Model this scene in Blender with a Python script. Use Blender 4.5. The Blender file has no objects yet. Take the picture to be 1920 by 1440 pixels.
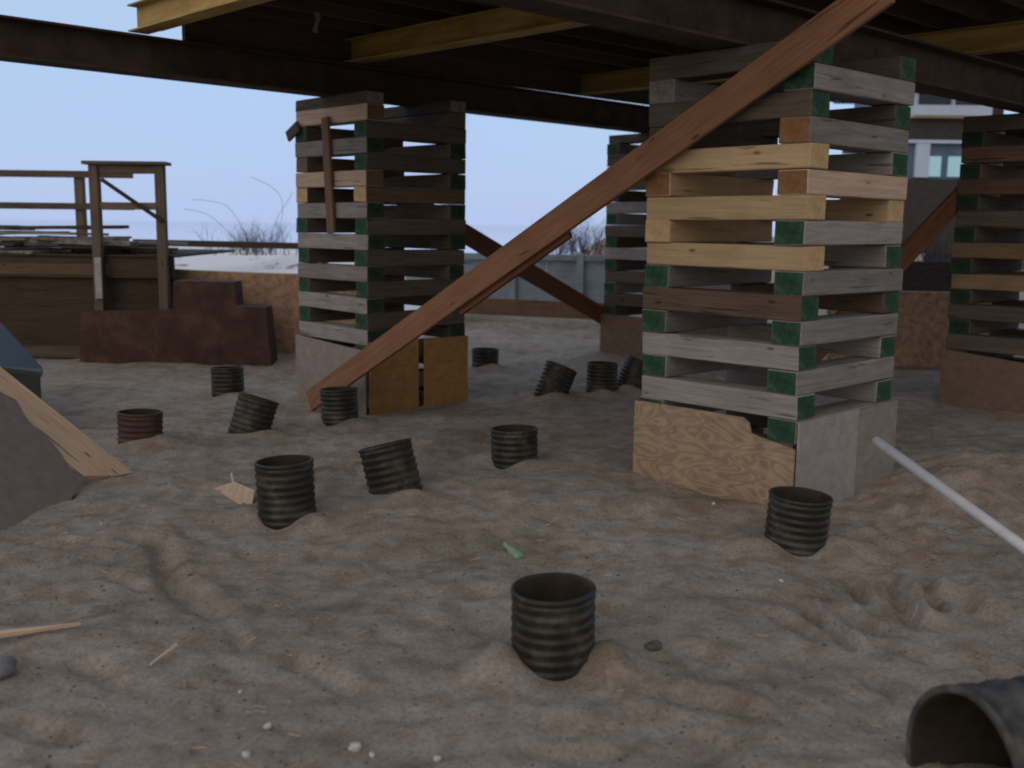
import bpy, bmesh, math, random
import numpy as np
from mathutils import Vector, Matrix, noise
random.seed(7)
S = bpy.context.scene
COL = S.collection

# ------------------------------------------------------------------ camera
FPX, PITCH, ROLL, TH = 1958.5, .1515, .0125, .7565
CZ = 1.6
_F = Vector((0, math.cos(PITCH), -math.sin(PITCH))); _u0 = Vector((0, math.sin(PITCH), math.cos(PITCH))); _r0 = Vector((1, 0, 0))
_R = math.cos(ROLL)*_r0 + math.sin(ROLL)*_u0
_U = -math.sin(ROLL)*_r0 + math.cos(ROLL)*_u0
cam_d = bpy.data.cameras.new('camera'); cam = bpy.data.objects.new('camera', cam_d); COL.objects.link(cam)
cam_d.sensor_fit = 'HORIZONTAL'; cam_d.sensor_width = 36; cam_d.lens = 36*FPX/1920
cam_d.clip_start = .05; cam_d.clip_end = 5000
m = Matrix((( _R.x, _U.x, -_F.x, 0), (_R.y, _U.y, -_F.y, 0), (_R.z, _U.z, -_F.z, CZ), (0, 0, 0, 1)))
cam.matrix_world = m
cam_d.dof.use_dof = True; cam_d.dof.focus_distance = 6.0; cam_d.dof.aperture_fstop = 2.0
S.camera = cam

# ------------------------------------------------------------------ light
SUN_EL, SUN_AZ = math.radians(22), math.radians(205)      # low, behind the camera to the left
w = bpy.data.worlds.new('World'); S.world = w; w.use_nodes = True
nt = w.node_tree; nt.nodes.clear()
sky = nt.nodes.new('ShaderNodeTexSky'); sky.sky_type = 'NISHITA'; sky.sun_disc = False
sky.sun_elevation = SUN_EL; sky.sun_rotation = SUN_AZ; sky.air_density = 1.0; sky.dust_density = 1.5; sky.ozone_density = 1.5
tc = nt.nodes.new('ShaderNodeTexCoord')
sep = nt.nodes.new('ShaderNodeSeparateXYZ')
ramp = nt.nodes.new('ShaderNodeValToRGB')
e = ramp.color_ramp.elements
e[0].position = 0.0; e[0].color = (.52, .645, .95, 1)
e[1].position = 1.0; e[1].color = (.42, .455, .52, 1)
k = e.new(.12); k.color = (.49, .67, .98, 1)
k = e.new(.45); k.color = (.47, .635, .92, 1)
nz = nt.nodes.new('ShaderNodeTexNoise'); nz.inputs['Scale'].default_value = 2.2; nz.inputs['Detail'].default_value = 3
mulc = nt.nodes.new('ShaderNodeMix'); mulc.data_type = 'RGBA'; mulc.blend_type = 'MULTIPLY'; mulc.inputs[0].default_value = .15
sc = nt.nodes.new('ShaderNodeVectorMath'); sc.operation = 'SCALE'; sc.inputs['Scale'].default_value = 9.9
mix = nt.nodes.new('ShaderNodeMix'); mix.data_type = 'RGBA'; mix.inputs[0].default_value = .92
bg = nt.nodes.new('ShaderNodeBackground'); bg.inputs['Strength'].default_value = .1
out = nt.nodes.new('ShaderNodeOutputWorld')
ln = nt.links.new
ln(tc.outputs['Generated'], sep.inputs[0]); ln(sep.outputs['Z'], ramp.inputs[0])
ln(tc.outputs['Generated'], nz.inputs['Vector'])
wm = nt.nodes.new('ShaderNodeMix'); wm.data_type = 'RGBA'; wm.inputs[7].default_value = (.455, .435, .42, 1)
mrr = nt.nodes.new('ShaderNodeMapRange'); mrr.inputs[1].default_value = .35; mrr.inputs[2].default_value = -.35; mrr.inputs[3].default_value = 0; mrr.inputs[4].default_value = 1
ln(sep.outputs['Y'], mrr.inputs[0]); ln(mrr.outputs[0], wm.inputs[0]); ln(ramp.outputs[0], wm.inputs[6])
ln(wm.outputs[2], mulc.inputs[6]); ln(nz.outputs['Color'], mulc.inputs[7])
ln(mulc.outputs[2], sc.inputs[0])
ln(sky.outputs[0], mix.inputs[6]); ln(sc.outputs[0], mix.inputs[7]); ln(mix.outputs[2], bg.inputs[0]); ln(bg.outputs[0], out.inputs[0])
sd = bpy.data.lights.new('sun', 'SUN'); sd.energy = .5; sd.angle = math.radians(50); sd.color = (1, .87, .74)
so = bpy.data.objects.new('sun', sd); COL.objects.link(so)
sdir = Vector((math.sin(SUN_AZ)*math.cos(SUN_EL), math.cos(SUN_AZ)*math.cos(SUN_EL), math.sin(SUN_EL)))
so.rotation_euler = sdir.to_track_quat('Z', 'Y').to_euler()
S.view_settings.view_transform = 'Standard'; S.view_settings.look = 'None'; S.view_settings.exposure = .04; S.view_settings.gamma = 1
S.cycles.filter_width = 1.9
S.cycles.max_bounces = 6

# ------------------------------------------------------------------ geometry helpers
UD = Vector((math.cos(TH), math.sin(TH), 0)); VD = Vector((-math.sin(TH), math.cos(TH), 0))
C1 = Vector((1.603, 5.799, 0))
def G(a, b, H): p = C1 + UD*a + VD*b; return Vector((p.x, p.y, H+CZ))        # crib grid, H relative to eye height
def ray(px, py): return _R*((px-960)/FPX) - _U*((py-720)/FPX) + _F
EYE = Vector((0, 0, CZ))
def gnd(px, py, z=0.0): d = ray(px, py); return EYE + d*((z-CZ)/d.z)
def at(px, py, Y): d = ray(px, py); return EYE + d*(Y/d.y)

def link(name, me, mats, parent=None):
    o = bpy.data.objects.new(name, me); COL.objects.link(o)
    if mats is not None and not me.materials:
        for mm in (mats if isinstance(mats, (list, tuple)) else [mats]): me.materials.append(mm)
    if parent: o.parent = parent
    return o
def bm_obj(name, bm, mats, parent=None, smooth=False):
    me = bpy.data.meshes.new(name); bm.to_mesh(me); bm.free()
    if smooth:
        for p in me.polygons: p.use_smooth = True
    return link(name, me, mats, parent)
def tag(o, label=None, cat=None, group=None, kind=None):
    if label: o['label'] = label
    if cat: o['category'] = cat
    if group: o['group'] = group
    if kind: o['kind'] = kind
    return o
def empty(name, loc, rz=0):
    o = bpy.data.objects.new(name, None); COL.objects.link(o); o.location = loc; o.rotation_euler = (0, 0, rz); o.empty_display_size = .1
    return o
def box(bm, x0, x1, y0, y1, z0, z1, mi=0, rot=None, bev=0, jit=0):
    vs = [bm.verts.new((x, y, z)) for x in (x0, x1) for y in (y0, y1) for z in (z0, z1)]
    if jit:
        for v in vs: v.co += Vector((random.uniform(-jit, jit), random.uniform(-jit, jit), random.uniform(-jit, jit)))
    if rot is not None:
        for v in vs: v.co = rot @ v.co
    fs = [(0,1,3,2),(4,6,7,5),(0,4,5,1),(2,3,7,6),(0,2,6,4),(1,5,7,3)]
    out = []
    for f in fs:
        fc = bm.faces.new([vs[i] for i in f]); fc.material_index = mi; out.append(fc)
    if bev:
        es = list({ed for f in out for ed in f.edges})
        bmesh.ops.bevel(bm, geom=es, offset=bev, segments=1, affect='EDGES')
    return out
def beam_between(name, p, q, wv, hh, mats, parent=None, bev=.004, side=None, seg=1):
    """a plank from p to q: wv along side vector, hh along the third; local x = length"""
    p = Vector(p); q = Vector(q); d = q-p; Ln = d.length; x = d.normalized()
    s = Vector(side) if side is not None else Vector((0, 0, 1)).cross(x)
    s = (s - x*s.dot(x)).normalized(); t = x.cross(s)
    bm = bmesh.new(); box(bm, 0, Ln, -wv/2, wv/2, -hh/2, hh/2, bev=bev, jit=.002)
    o = bm_obj(name, bm, mats, parent)
    M = Matrix(((x.x, s.x, t.x, p.x), (x.y, s.y, t.y, p.y), (x.z, s.z, t.z, p.z), (0, 0, 0, 1)))
    if parent: M = parent_world(parent).inverted() @ M
    o.matrix_local = M
    return o
def parent_world(o): return Matrix.Translation(o.location) @ Matrix.Rotation(o.rotation_euler.z, 4, 'Z')

# ------------------------------------------------------------------ materials
def new_mat(name):
    mt = bpy.data.materials.new(name); mt.use_nodes = True
    t = mt.node_tree; b = t.nodes['Principled BSDF']
    return mt, t, b
def rampn(t, stops):
    r = t.nodes.new('ShaderNodeValToRGB'); els = r.color_ramp.elements
    els[0].position, els[0].color = stops[0][0], (*stops[0][1], 1)
    els[1].position, els[1].color = stops[-1][0], (*stops[-1][1], 1)
    for p, c in stops[1:-1]:
        q = els.new(p); q.color = (*c, 1)
    return r
def wood(name, base, dark, rough=.85, grain=1.0, knots=True, var=.25, stain=.35, staincol=(.05, .04, .03), seed=0):
    mt, t, b = new_mat(name); N = t.nodes.new; L = t.links.new
    tc = N('ShaderNodeTexCoord'); oi = N('ShaderNodeObjectInfo')
    off = N('ShaderNodeVectorMath'); off.operation = 'ADD'
    sc = N('ShaderNodeVectorMath'); sc.operation = 'SCALE'; sc.inputs['Scale'].default_value = 37
    cmb = N('ShaderNodeCombineXYZ'); L(oi.outputs['Random'], cmb.inputs[0]); L(oi.outputs['Random'], cmb.inputs[1]); cmb.inputs[2].default_value = seed
    L(cmb.outputs[0], sc.inputs[0]); L(tc.outputs['Object'], off.inputs[0]); L(sc.outputs[0], off.inputs[1])
    mp = N('ShaderNodeMapping'); mp.inputs['Scale'].default_value = (1.2, 22*grain, 22*grain); L(off.outputs[0], mp.inputs[0])
    g = N('ShaderNodeTexNoise'); g.inputs['Scale'].default_value = 2.2; g.inputs['Detail'].default_value = 8; g.inputs['Roughness'].default_value = .65; g.inputs['Distortion'].default_value = .6
    L(mp.outputs[0], g.inputs[0])
    r = rampn(t, [(.3, dark), (.7, base)]); L(g.outputs[0], r.inputs[0])
    st = N('ShaderNodeTexNoise'); st.inputs['Scale'].default_value = 3.5; st.inputs['Detail'].default_value = 5; L(off.outputs[0], st.inputs[0])
    sr = rampn(t, [(.45, (0, 0, 0)), (.75, (1, 1, 1))]); L(st.outputs[0], sr.inputs[0])
    sm = N('ShaderNodeMath'); sm.operation = 'MULTIPLY'; sm.inputs[1].default_value = stain; L(sr.outputs[0], sm.inputs[0])
    mx = N('ShaderNodeMix'); mx.data_type = 'RGBA'; L(sm.outputs[0], mx.inputs[0]); L(r.outputs[0], mx.inputs[6]); mx.inputs[7].default_value = (*staincol, 1)
    last = mx.outputs[2]
    mpc = N('ShaderNodeMapping'); mpc.inputs['Scale'].default_value = (1.6, 26, 26); L(off.outputs[0], mpc.inputs[0])
    ck = N('ShaderNodeTexNoise'); ck.inputs['Scale'].default_value = 1.3; ck.inputs['Detail'].default_value = 3; ck.inputs['Distortion'].default_value = .3; L(mpc.outputs[0], ck.inputs[0])
    ckr = rampn(t, [(.655, (0, 0, 0)), (.70, (.75, .75, .75))]); L(ck.outputs[0], ckr.inputs[0])
    mc = N('ShaderNodeMix'); mc.data_type = 'RGBA'; L(ckr.outputs[0], mc.inputs[0]); L(last, mc.inputs[6]); mc.inputs[7].default_value = (dark[0]*.3, dark[1]*.28, dark[2]*.26, 1)
    last = mc.outputs[2]
    if knots:
        vo = N('ShaderNodeTexVoronoi'); vo.inputs['Scale'].default_value = 3.0
        mp2 = N('ShaderNodeMapping'); mp2.inputs['Scale'].default_value = (.8, 2.2, 2.2); L(off.outputs[0], mp2.inputs[0]); L(mp2.outputs[0], vo.inputs[0])
        kr = rampn(t, [(.04, (1, 1, 1)), (.09, (0, 0, 0))]); L(vo.outputs['Distance'], kr.inputs[0])
        mk = N('ShaderNodeMix'); mk.data_type = 'RGBA'; L(kr.outputs[0], mk.inputs[0]); L(last, mk.inputs[6]); mk.inputs[7].default_value = (base[0]*.3, base[1]*.24, base[2]*.2, 1)
        last = mk.outputs[2]
    hv = N('ShaderNodeHueSaturation'); L(last, hv.inputs['Color'])
    mr = N('ShaderNodeMapRange'); mr.inputs[3].default_value = 1-var; mr.inputs[4].default_value = 1+var; L(oi.outputs['Random'], mr.inputs[0]); L(mr.outputs[0], hv.inputs['Value'])
    L(hv.outputs[0], b.inputs['Base Color']); b.inputs['Roughness'].default_value = rough
    b.inputs['Specular IOR Level'].default_value = .25
    bp = N('ShaderNodeBump'); bp.inputs['Strength'].default_value = .5; bp.inputs['Distance'].default_value = .004; L(g.outputs[0], bp.inputs['Height']); L(bp.outputs[0], b.inputs['Normal'])
    return mt
def mottled(name, c1, c2, scale=8, rough=.8, bump=.3, dist=.01, detail=8, spec=.3, metal=0, c3=None, stretch=(1, 1, 1)):
    mt, t, b = new_mat(name); N = t.nodes.new; L = t.links.new
    tc = N('ShaderNodeTexCoord'); mp = N('ShaderNodeMapping'); mp.inputs['Scale'].default_value = stretch; L(tc.outputs['Object'], mp.inputs[0])
    g = N('ShaderNodeTexNoise'); g.inputs['Scale'].default_value = scale; g.inputs['Detail'].default_value = detail; g.inputs['Roughness'].default_value = .65; L(mp.outputs[0], g.inputs[0])
    stops = [(.35, c1), (.65, c2)] if c3 is None else [(.32, c1), (.5, c2), (.68, c3)]
    r = rampn(t, stops); L(g.outputs[0], r.inputs[0]); L(r.outputs[0], b.inputs['Base Color'])
    b.inputs['Roughness'].default_value = rough; b.inputs['Specular IOR Level'].default_value = spec; b.inputs['Metallic'].default_value = metal
    bp = N('ShaderNodeBump'); bp.inputs['Strength'].default_value = bump; bp.inputs['Distance'].default_value = dist; L(g.outputs[0], bp.inputs['Height']); L(bp.outputs[0], b.inputs['Normal'])
    return mt
def plywood(name, base, dark, sw=.5):
    mt, t, b = new_mat(name); N = t.nodes.new; L = t.links.new
    tc = N('ShaderNodeTexCoord'); mp = N('ShaderNodeMapping'); mp.inputs['Scale'].default_value = (1.1, 1.1, 2.8); L(tc.outputs['Object'], mp.inputs[0])
    n1 = N('ShaderNodeTexNoise'); n1.inputs['Scale'].default_value = 2.6; n1.inputs['Detail'].default_value = 1.5; n1.inputs['Distortion'].default_value = 1.2; L(mp.outputs[0], n1.inputs[0])
    mm = N('ShaderNodeMath'); mm.operation = 'MULTIPLY'; mm.inputs[1].default_value = 42; L(n1.outputs[0], mm.inputs[0])
    sn = N('ShaderNodeMath'); sn.operation = 'SINE'; L(mm.outputs[0], sn.inputs[0])
    n2 = N('ShaderNodeTexNoise'); n2.inputs['Scale'].default_value = 14; n2.inputs['Detail'].default_value = 8; L(tc.outputs['Object'], n2.inputs[0])
    ad = N('ShaderNodeMath'); ad.operation = 'MULTIPLY_ADD'; ad.inputs[1].default_value = sw*.5; L(sn.outputs[0], ad.inputs[0]); L(n2.outputs[0], ad.inputs[2])
    r = rampn(t, [(.15, dark), (.85, base)]); L(ad.outputs[0], r.inputs[0]); L(r.outputs[0], b.inputs['Base Color'])
    b.inputs['Roughness'].default_value = .8; b.inputs['Specular IOR Level'].default_value = .25
    bp = N('ShaderNodeBump'); bp.inputs['Strength'].default_value = .25; bp.inputs['Distance'].default_value = .003; L(ad.outputs[0], bp.inputs['Height']); L(bp.outputs[0], b.inputs['Normal'])
    return mt

M = {}
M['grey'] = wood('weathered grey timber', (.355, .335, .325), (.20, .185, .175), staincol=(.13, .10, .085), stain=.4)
M['dgrey'] = wood('weathered timber darkened for shade', (.145, .118, .095), (.07, .055, .043), staincol=(.05, .045, .04))  # dark weathered wood, with under-house shade also put into the colour
M['tan'] = wood('new pale timber', (.60, .445, .27), (.44, .30, .17), stain=.25, staincol=(.28, .17, .09), var=.12)
M['tanshade'] = wood('tan timber darkened for shade', (.29, .20, .12), (.18, .12, .07), stain=.3)  # tan wood with the right crib's shade put into its colour
M['cream'] = wood('pale pinkish timber', (.62, .48, .37), (.42, .31, .23), stain=.2, staincol=(.3, .2, .14), var=.1)
M['brown'] = wood('brown timber', (.20, .135, .09), (.10, .065, .045), staincol=(.06, .04, .03))
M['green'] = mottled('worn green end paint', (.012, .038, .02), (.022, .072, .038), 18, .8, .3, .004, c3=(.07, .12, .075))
M['greenshade'] = mottled('green end darkened for shade', (.012, .022, .014), (.02, .045, .026), 18, .85, .3, .004, c3=(.045, .06, .045))  # shaded copy of the green end paint, darkness put into the colour
M['orange'] = mottled('orange brown sawn end', (.20, .10, .045), (.30, .16, .075), 22, .85, .3, .004)
M['tanend'] = mottled('pale sawn end', (.45, .30, .15), (.62, .43, .24), 22, .85, .3, .004)
M['greyend'] = mottled('grey sawn end', (.16, .13, .11), (.28, .24, .21), 22, .85, .3, .004)
M['brace'] = wood('red brown plank', (.33, .175, .10), (.21, .105, .058), stain=.3, staincol=(.13, .055, .035), var=.08)
M['brace2'] = wood('dark red brown plank', (.22, .10, .055), (.12, .052, .03), stain=.3, var=.08)
M['batten'] = wood('brown batten', (.24, .15, .11), (.14, .085, .06))
M['ply'] = plywood('warm plywood', (.43, .325, .225), (.28, .20, .135), .5)
M['plyo'] = plywood('orange plywood', (.42, .23, .085), (.27, .14, .05), .15)
M['plyg'] = plywood('grey plywood', (.42, .395, .38), (.29, .265, .25), .15)
M['plygb'] = plywood('stained plywood', (.34, .295, .265), (.23, .19, .165), .15)
M['plyb'] = plywood('brown plywood', (.25, .17, .125), (.16, .105, .075), .15)
M['steel'] = mottled('rusty dark steel', (.035, .026, .021), (.065, .043, .033), 5, .85, .3, .004, c3=(.095, .06, .045))
M['yellow'] = mottled('worn yellow painted steel', (.26, .16, .045), (.42, .28, .08), 4, .65, .2, .003, c3=(.54, .39, .15), stretch=(.4, 2, 2))
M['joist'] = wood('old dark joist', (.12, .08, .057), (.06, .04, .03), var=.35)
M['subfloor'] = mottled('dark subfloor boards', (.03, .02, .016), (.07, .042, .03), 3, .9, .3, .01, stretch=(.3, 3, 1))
M['black'] = mottled('dusty black plastic', (.014, .014, .012), (.026, .025, .020), 9, .48, .15, .004, spec=.4, c3=(.085, .076, .062))
M['inner'] = mottled('muddy pipe inside', (.03, .025, .018), (.06, .048, .034), 9, .9, .2, .004, spec=.2)
M['brownpl'] = mottled('dusty brown plastic', (.045, .022, .018), (.07, .035, .026), 9, .6, .15, .004, spec=.4, c3=(.10, .06, .045))
M['pvc'] = mottled('white plastic', (.78, .78, .78), (.90, .90, .89), 12, .4, .05, .002, spec=.5)
M['rust'] = mottled('rusty brown masonry', (.05, .03, .026), (.08, .046, .038), 5, .9, .5, .012, c3=(.13, .07, .045))
M['tanwall'] = mottled('mottled tan wall', (.25, .15, .105), (.42, .27, .19), 14, .9, .6, .02, c3=(.52, .36, .25))
M['deck'] = wood('dark deck timber', (.10, .072, .05), (.05, .036, .025), staincol=(.04, .03, .02))
M['deckpost'] = wood('brown deck post', (.20, .155, .12), (.11, .085, .065))
M['shingle'] = mottled('grey debris board', (.10, .10, .085), (.19, .18, .16), 12, .9, .5, .01, c3=(.33, .32, .31))
M['fence'] = wood('blue grey fence board', (.31, .38, .47), (.25, .31, .39), knots=False, var=.1)
M['palepost'] = mottled('pale grey board', (.30, .30, .32), (.45, .45, .47), 12, .8, .2, .005)
M['felt'] = mottled('purple grey roofing felt', (.195, .16, .155), (.23, .19, .185), 12, .9, .12, .002, c3=(.27, .22, .205))
M['debwood'] = wood('torn pale board', (.70, .52, .37), (.48, .34, .23), stain=.4, staincol=(.36, .29, .23))
M['bluepl'] = mottled('glossy blue grey plastic', (.02, .025, .034), (.036, .044, .06), 4, .5, .1, .01, spec=.3)
M['darkpl'] = mottled('dark blue black plastic', (.015, .018, .022), (.035, .038, .045), 6, .5, .1, .01)
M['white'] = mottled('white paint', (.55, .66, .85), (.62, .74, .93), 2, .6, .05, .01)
M['siding'] = mottled('dark grey shingle siding', (.045, .04, .045), (.08, .07, .075), 6, .9, .4, .03, stretch=(1, 1, 6))
M['winblue'] = mottled('blue grey window frame', (.08, .13, .20), (.13, .19, .27), 3, .4, .05, .01)
M['stone'] = mottled('pale stone', (.45, .43, .40), (.75, .73, .70), 30, .85, .5, .004)
M['dstone'] = mottled('dark stone', (.06, .065, .06), (.13, .135, .13), 30, .85, .5, .004)
M['bstone'] = mottled('blue grey stone', (.13, .125, .13), (.22, .21, .22), 20, .85, .5, .006)
M['twig'] = mottled('bare twig bark', (.05, .035, .035), (.10, .07, .065), 9, .9, .2, .002)
M['bigpipe'] = mottled('dusty grey black plastic', (.03, .03, .032), (.065, .065, .066), 12, .85, .35, .01, c3=(.13, .12, .11))
M['strap'] = mottled('pale hanging rag', (.28, .29, .28), (.4, .42, .42), 30, .9, .2, .003)
mt, t, b = new_mat('window glass'); b.inputs['Base Color'].default_value = (.03, .04, .07, 1); b.inputs['Roughness'].default_value = .15; M['glass'] = mt
mt, t, b = new_mat('lit window'); b.inputs['Base Color'].default_value = (.2, .35, .4, 1); b.inputs['Emission Color'].default_value = (.40, .68, .80, 1); b.inputs['Emission Strength'].default_value = .42; M['litwin'] = mt
mt, t, b = new_mat('green bottle glass'); b.inputs['Base Color'].default_value = (.42, .62, .44, 1); b.inputs['Roughness'].default_value = .08; b.inputs['Transmission Weight'].default_value = .55; M['bottle'] = mt
# sea
mt, t, b = new_mat('sea water'); b.inputs['Base Color'].default_value = (.50, .58, .74, 1); b.inputs['Roughness'].default_value = .06; b.inputs['IOR'].default_value = 1.6; M['sea'] = mt
# sand
mt, t, b = new_mat('damp sand'); N = t.nodes.new; L = t.links.new
tc = N('ShaderNodeTexCoord')
n1 = N('ShaderNodeTexNoise'); n1.inputs['Scale'].default_value = 1.1; n1.inputs['Detail'].default_value = 9; n1.inputs['Roughness'].default_value = .62; L(tc.outputs['Object'], n1.inputs[0])
r1 = rampn(t, [(.30, (.25, .205, .16)), (.45, (.365, .31, .26)), (.68, (.45, .392, .345))]); L(n1.outputs[0], r1.inputs[0])
n2 = N('ShaderNodeTexNoise'); n2.inputs['Scale'].default_value = 55; n2.inputs['Detail'].default_value = 6; n2.inputs['Roughness'].default_value = .75; L(tc.outputs['Object'], n2.inputs[0])
r2 = rampn(t, [(.32, (.64, .62, .58)), (.5, (.98, .98, .98)), (.70, (1.22, 1.22, 1.22))]); L(n2.outputs[0], r2.inputs[0])
mx = N('ShaderNodeMix'); mx.data_type = 'RGBA'; mx.blend_type = 'MULTIPLY'; mx.inputs[0].default_value = 1; L(r1.outputs[0], mx.inputs[6]); L(r2.outputs[0], mx.inputs[7])
n4 = N('ShaderNodeTexNoise'); n4.inputs['Scale'].default_value = 7; n4.inputs['Detail'].default_value = 5; L(tc.outputs['Object'], n4.inputs[0])
r4 = rampn(t, [(.36, (.80, .76, .70)), (.56, (1.04, 1.04, 1.04))]); L(n4.outputs[0], r4.inputs[0])
mx2 = N('ShaderNodeMix'); mx2.data_type = 'RGBA'; mx2.blend_type = 'MULTIPLY'; mx2.inputs[0].default_value = 1; L(mx.outputs[2], mx2.inputs[6]); L(r4.outputs[0], mx2.inputs[7])
L(mx2.outputs[2], b.inputs['Base Color']); b.inputs['Roughness'].default_value = .95; b.inputs['Specular IOR Level'].default_value = .15
n3 = N('ShaderNodeTexNoise'); n3.inputs['Scale'].default_value = 9; n3.inputs['Detail'].default_value = 10; n3.inputs['Roughness'].default_value = .75; L(tc.outputs['Object'], n3.inputs[0])
b1 = N('ShaderNodeBump'); b1.inputs['Strength'].default_value = .9; b1.inputs['Distance'].default_value = .022; L(n3.outputs[0], b1.inputs['Height'])
b2 = N('ShaderNodeBump'); b2.inputs['Strength'].default_value = .6; b2.inputs['Distance'].default_value = .008; L(n2.outputs[0], b2.inputs['Height']); L(b1.outputs[0], b2.inputs['Normal']); L(b2.outputs[0], b.inputs['Normal'])
M['sand'] = mt
# snow over dune grass
mt, t, b = new_mat('patchy snow'); N = t.nodes.new; L = t.links.new
tc = N('ShaderNodeTexCoord'); n1 = N('ShaderNodeTexNoise'); n1.inputs['Scale'].default_value = 1.1; n1.inputs['Detail'].default_value = 8; n1.inputs['Roughness'].default_value = .7; L(tc.outputs['Object'], n1.inputs[0])
r1 = rampn(t, [(.37, (.20, .15, .13)), (.43, (.90, .90, .93))]); L(n1.outputs[0], r1.inputs[0]); L(r1.outputs[0], b.inputs['Base Color']); b.inputs['Roughness'].default_value = .8
M['snow'] = mt

# ------------------------------------------------------------------ pipes: positions first (the sand shapes itself round them)
PD = .315
#        base px,  base py, top px,py , lean x, lean y, height, key
PIPES = [
 (1040, 1268, .00, .00, .285, 'black', 'black ribbed pipe stub nearest the camera, standing upright in open sand'),
 (1505, 1035, .05, .00, .26, 'black', 'black ribbed pipe stub just in front of the plywood base of the big near crib'),
 (528, 980, .00, .02, .31, 'black', 'black ribbed pipe stub beside the torn tan board scrap'),
 (632, 788, .00, .00, .24, 'black', 'black ribbed pipe stub beside the foot of the long red-brown brace'),
 (965, 877, .00, .00, .24, 'black', 'black ribbed pipe stub standing alone midway between the two large cribs'),
 (420, 738, .00, .03, .23, 'black', 'black upright pipe stub nearest the dark stepped wall'),
 (250, 835, .00, .00, .22, 'brownpl', 'reddish brown ribbed pipe stub beside the tip of the pale broken panel'),
 (458, 815, .30, .14, .27, 'black', 'black pipe stub leaning to the right between the brown stub and the brace foot'),
 (738, 935, -.20, .12, .30, 'black', 'black ribbed pipe stub leaning to the left, its opening turned away'),
 (909, 688, .00, .00, .19, 'black', 'small far black pipe stub right of the crib with orange plywood base'),
 (1036, 738, .42, .20, .26, 'black', 'far black pipe stub leaning to the right in front of the sand bank'),
 (1130, 733, .00, .05, .26, 'black', 'far upright black pipe stub just left of the near crib edge'),
 (1184, 728, .45, .10, .28, 'black', 'far leaning black pipe stub half hidden behind the near crib'),
]
PP = [(gnd(p[0], p[1]-0), p) for p in PIPES]
PP = [(Vector((q.x, q.y + PD/2*.9, 0)), p) for q, p in PP]

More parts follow.
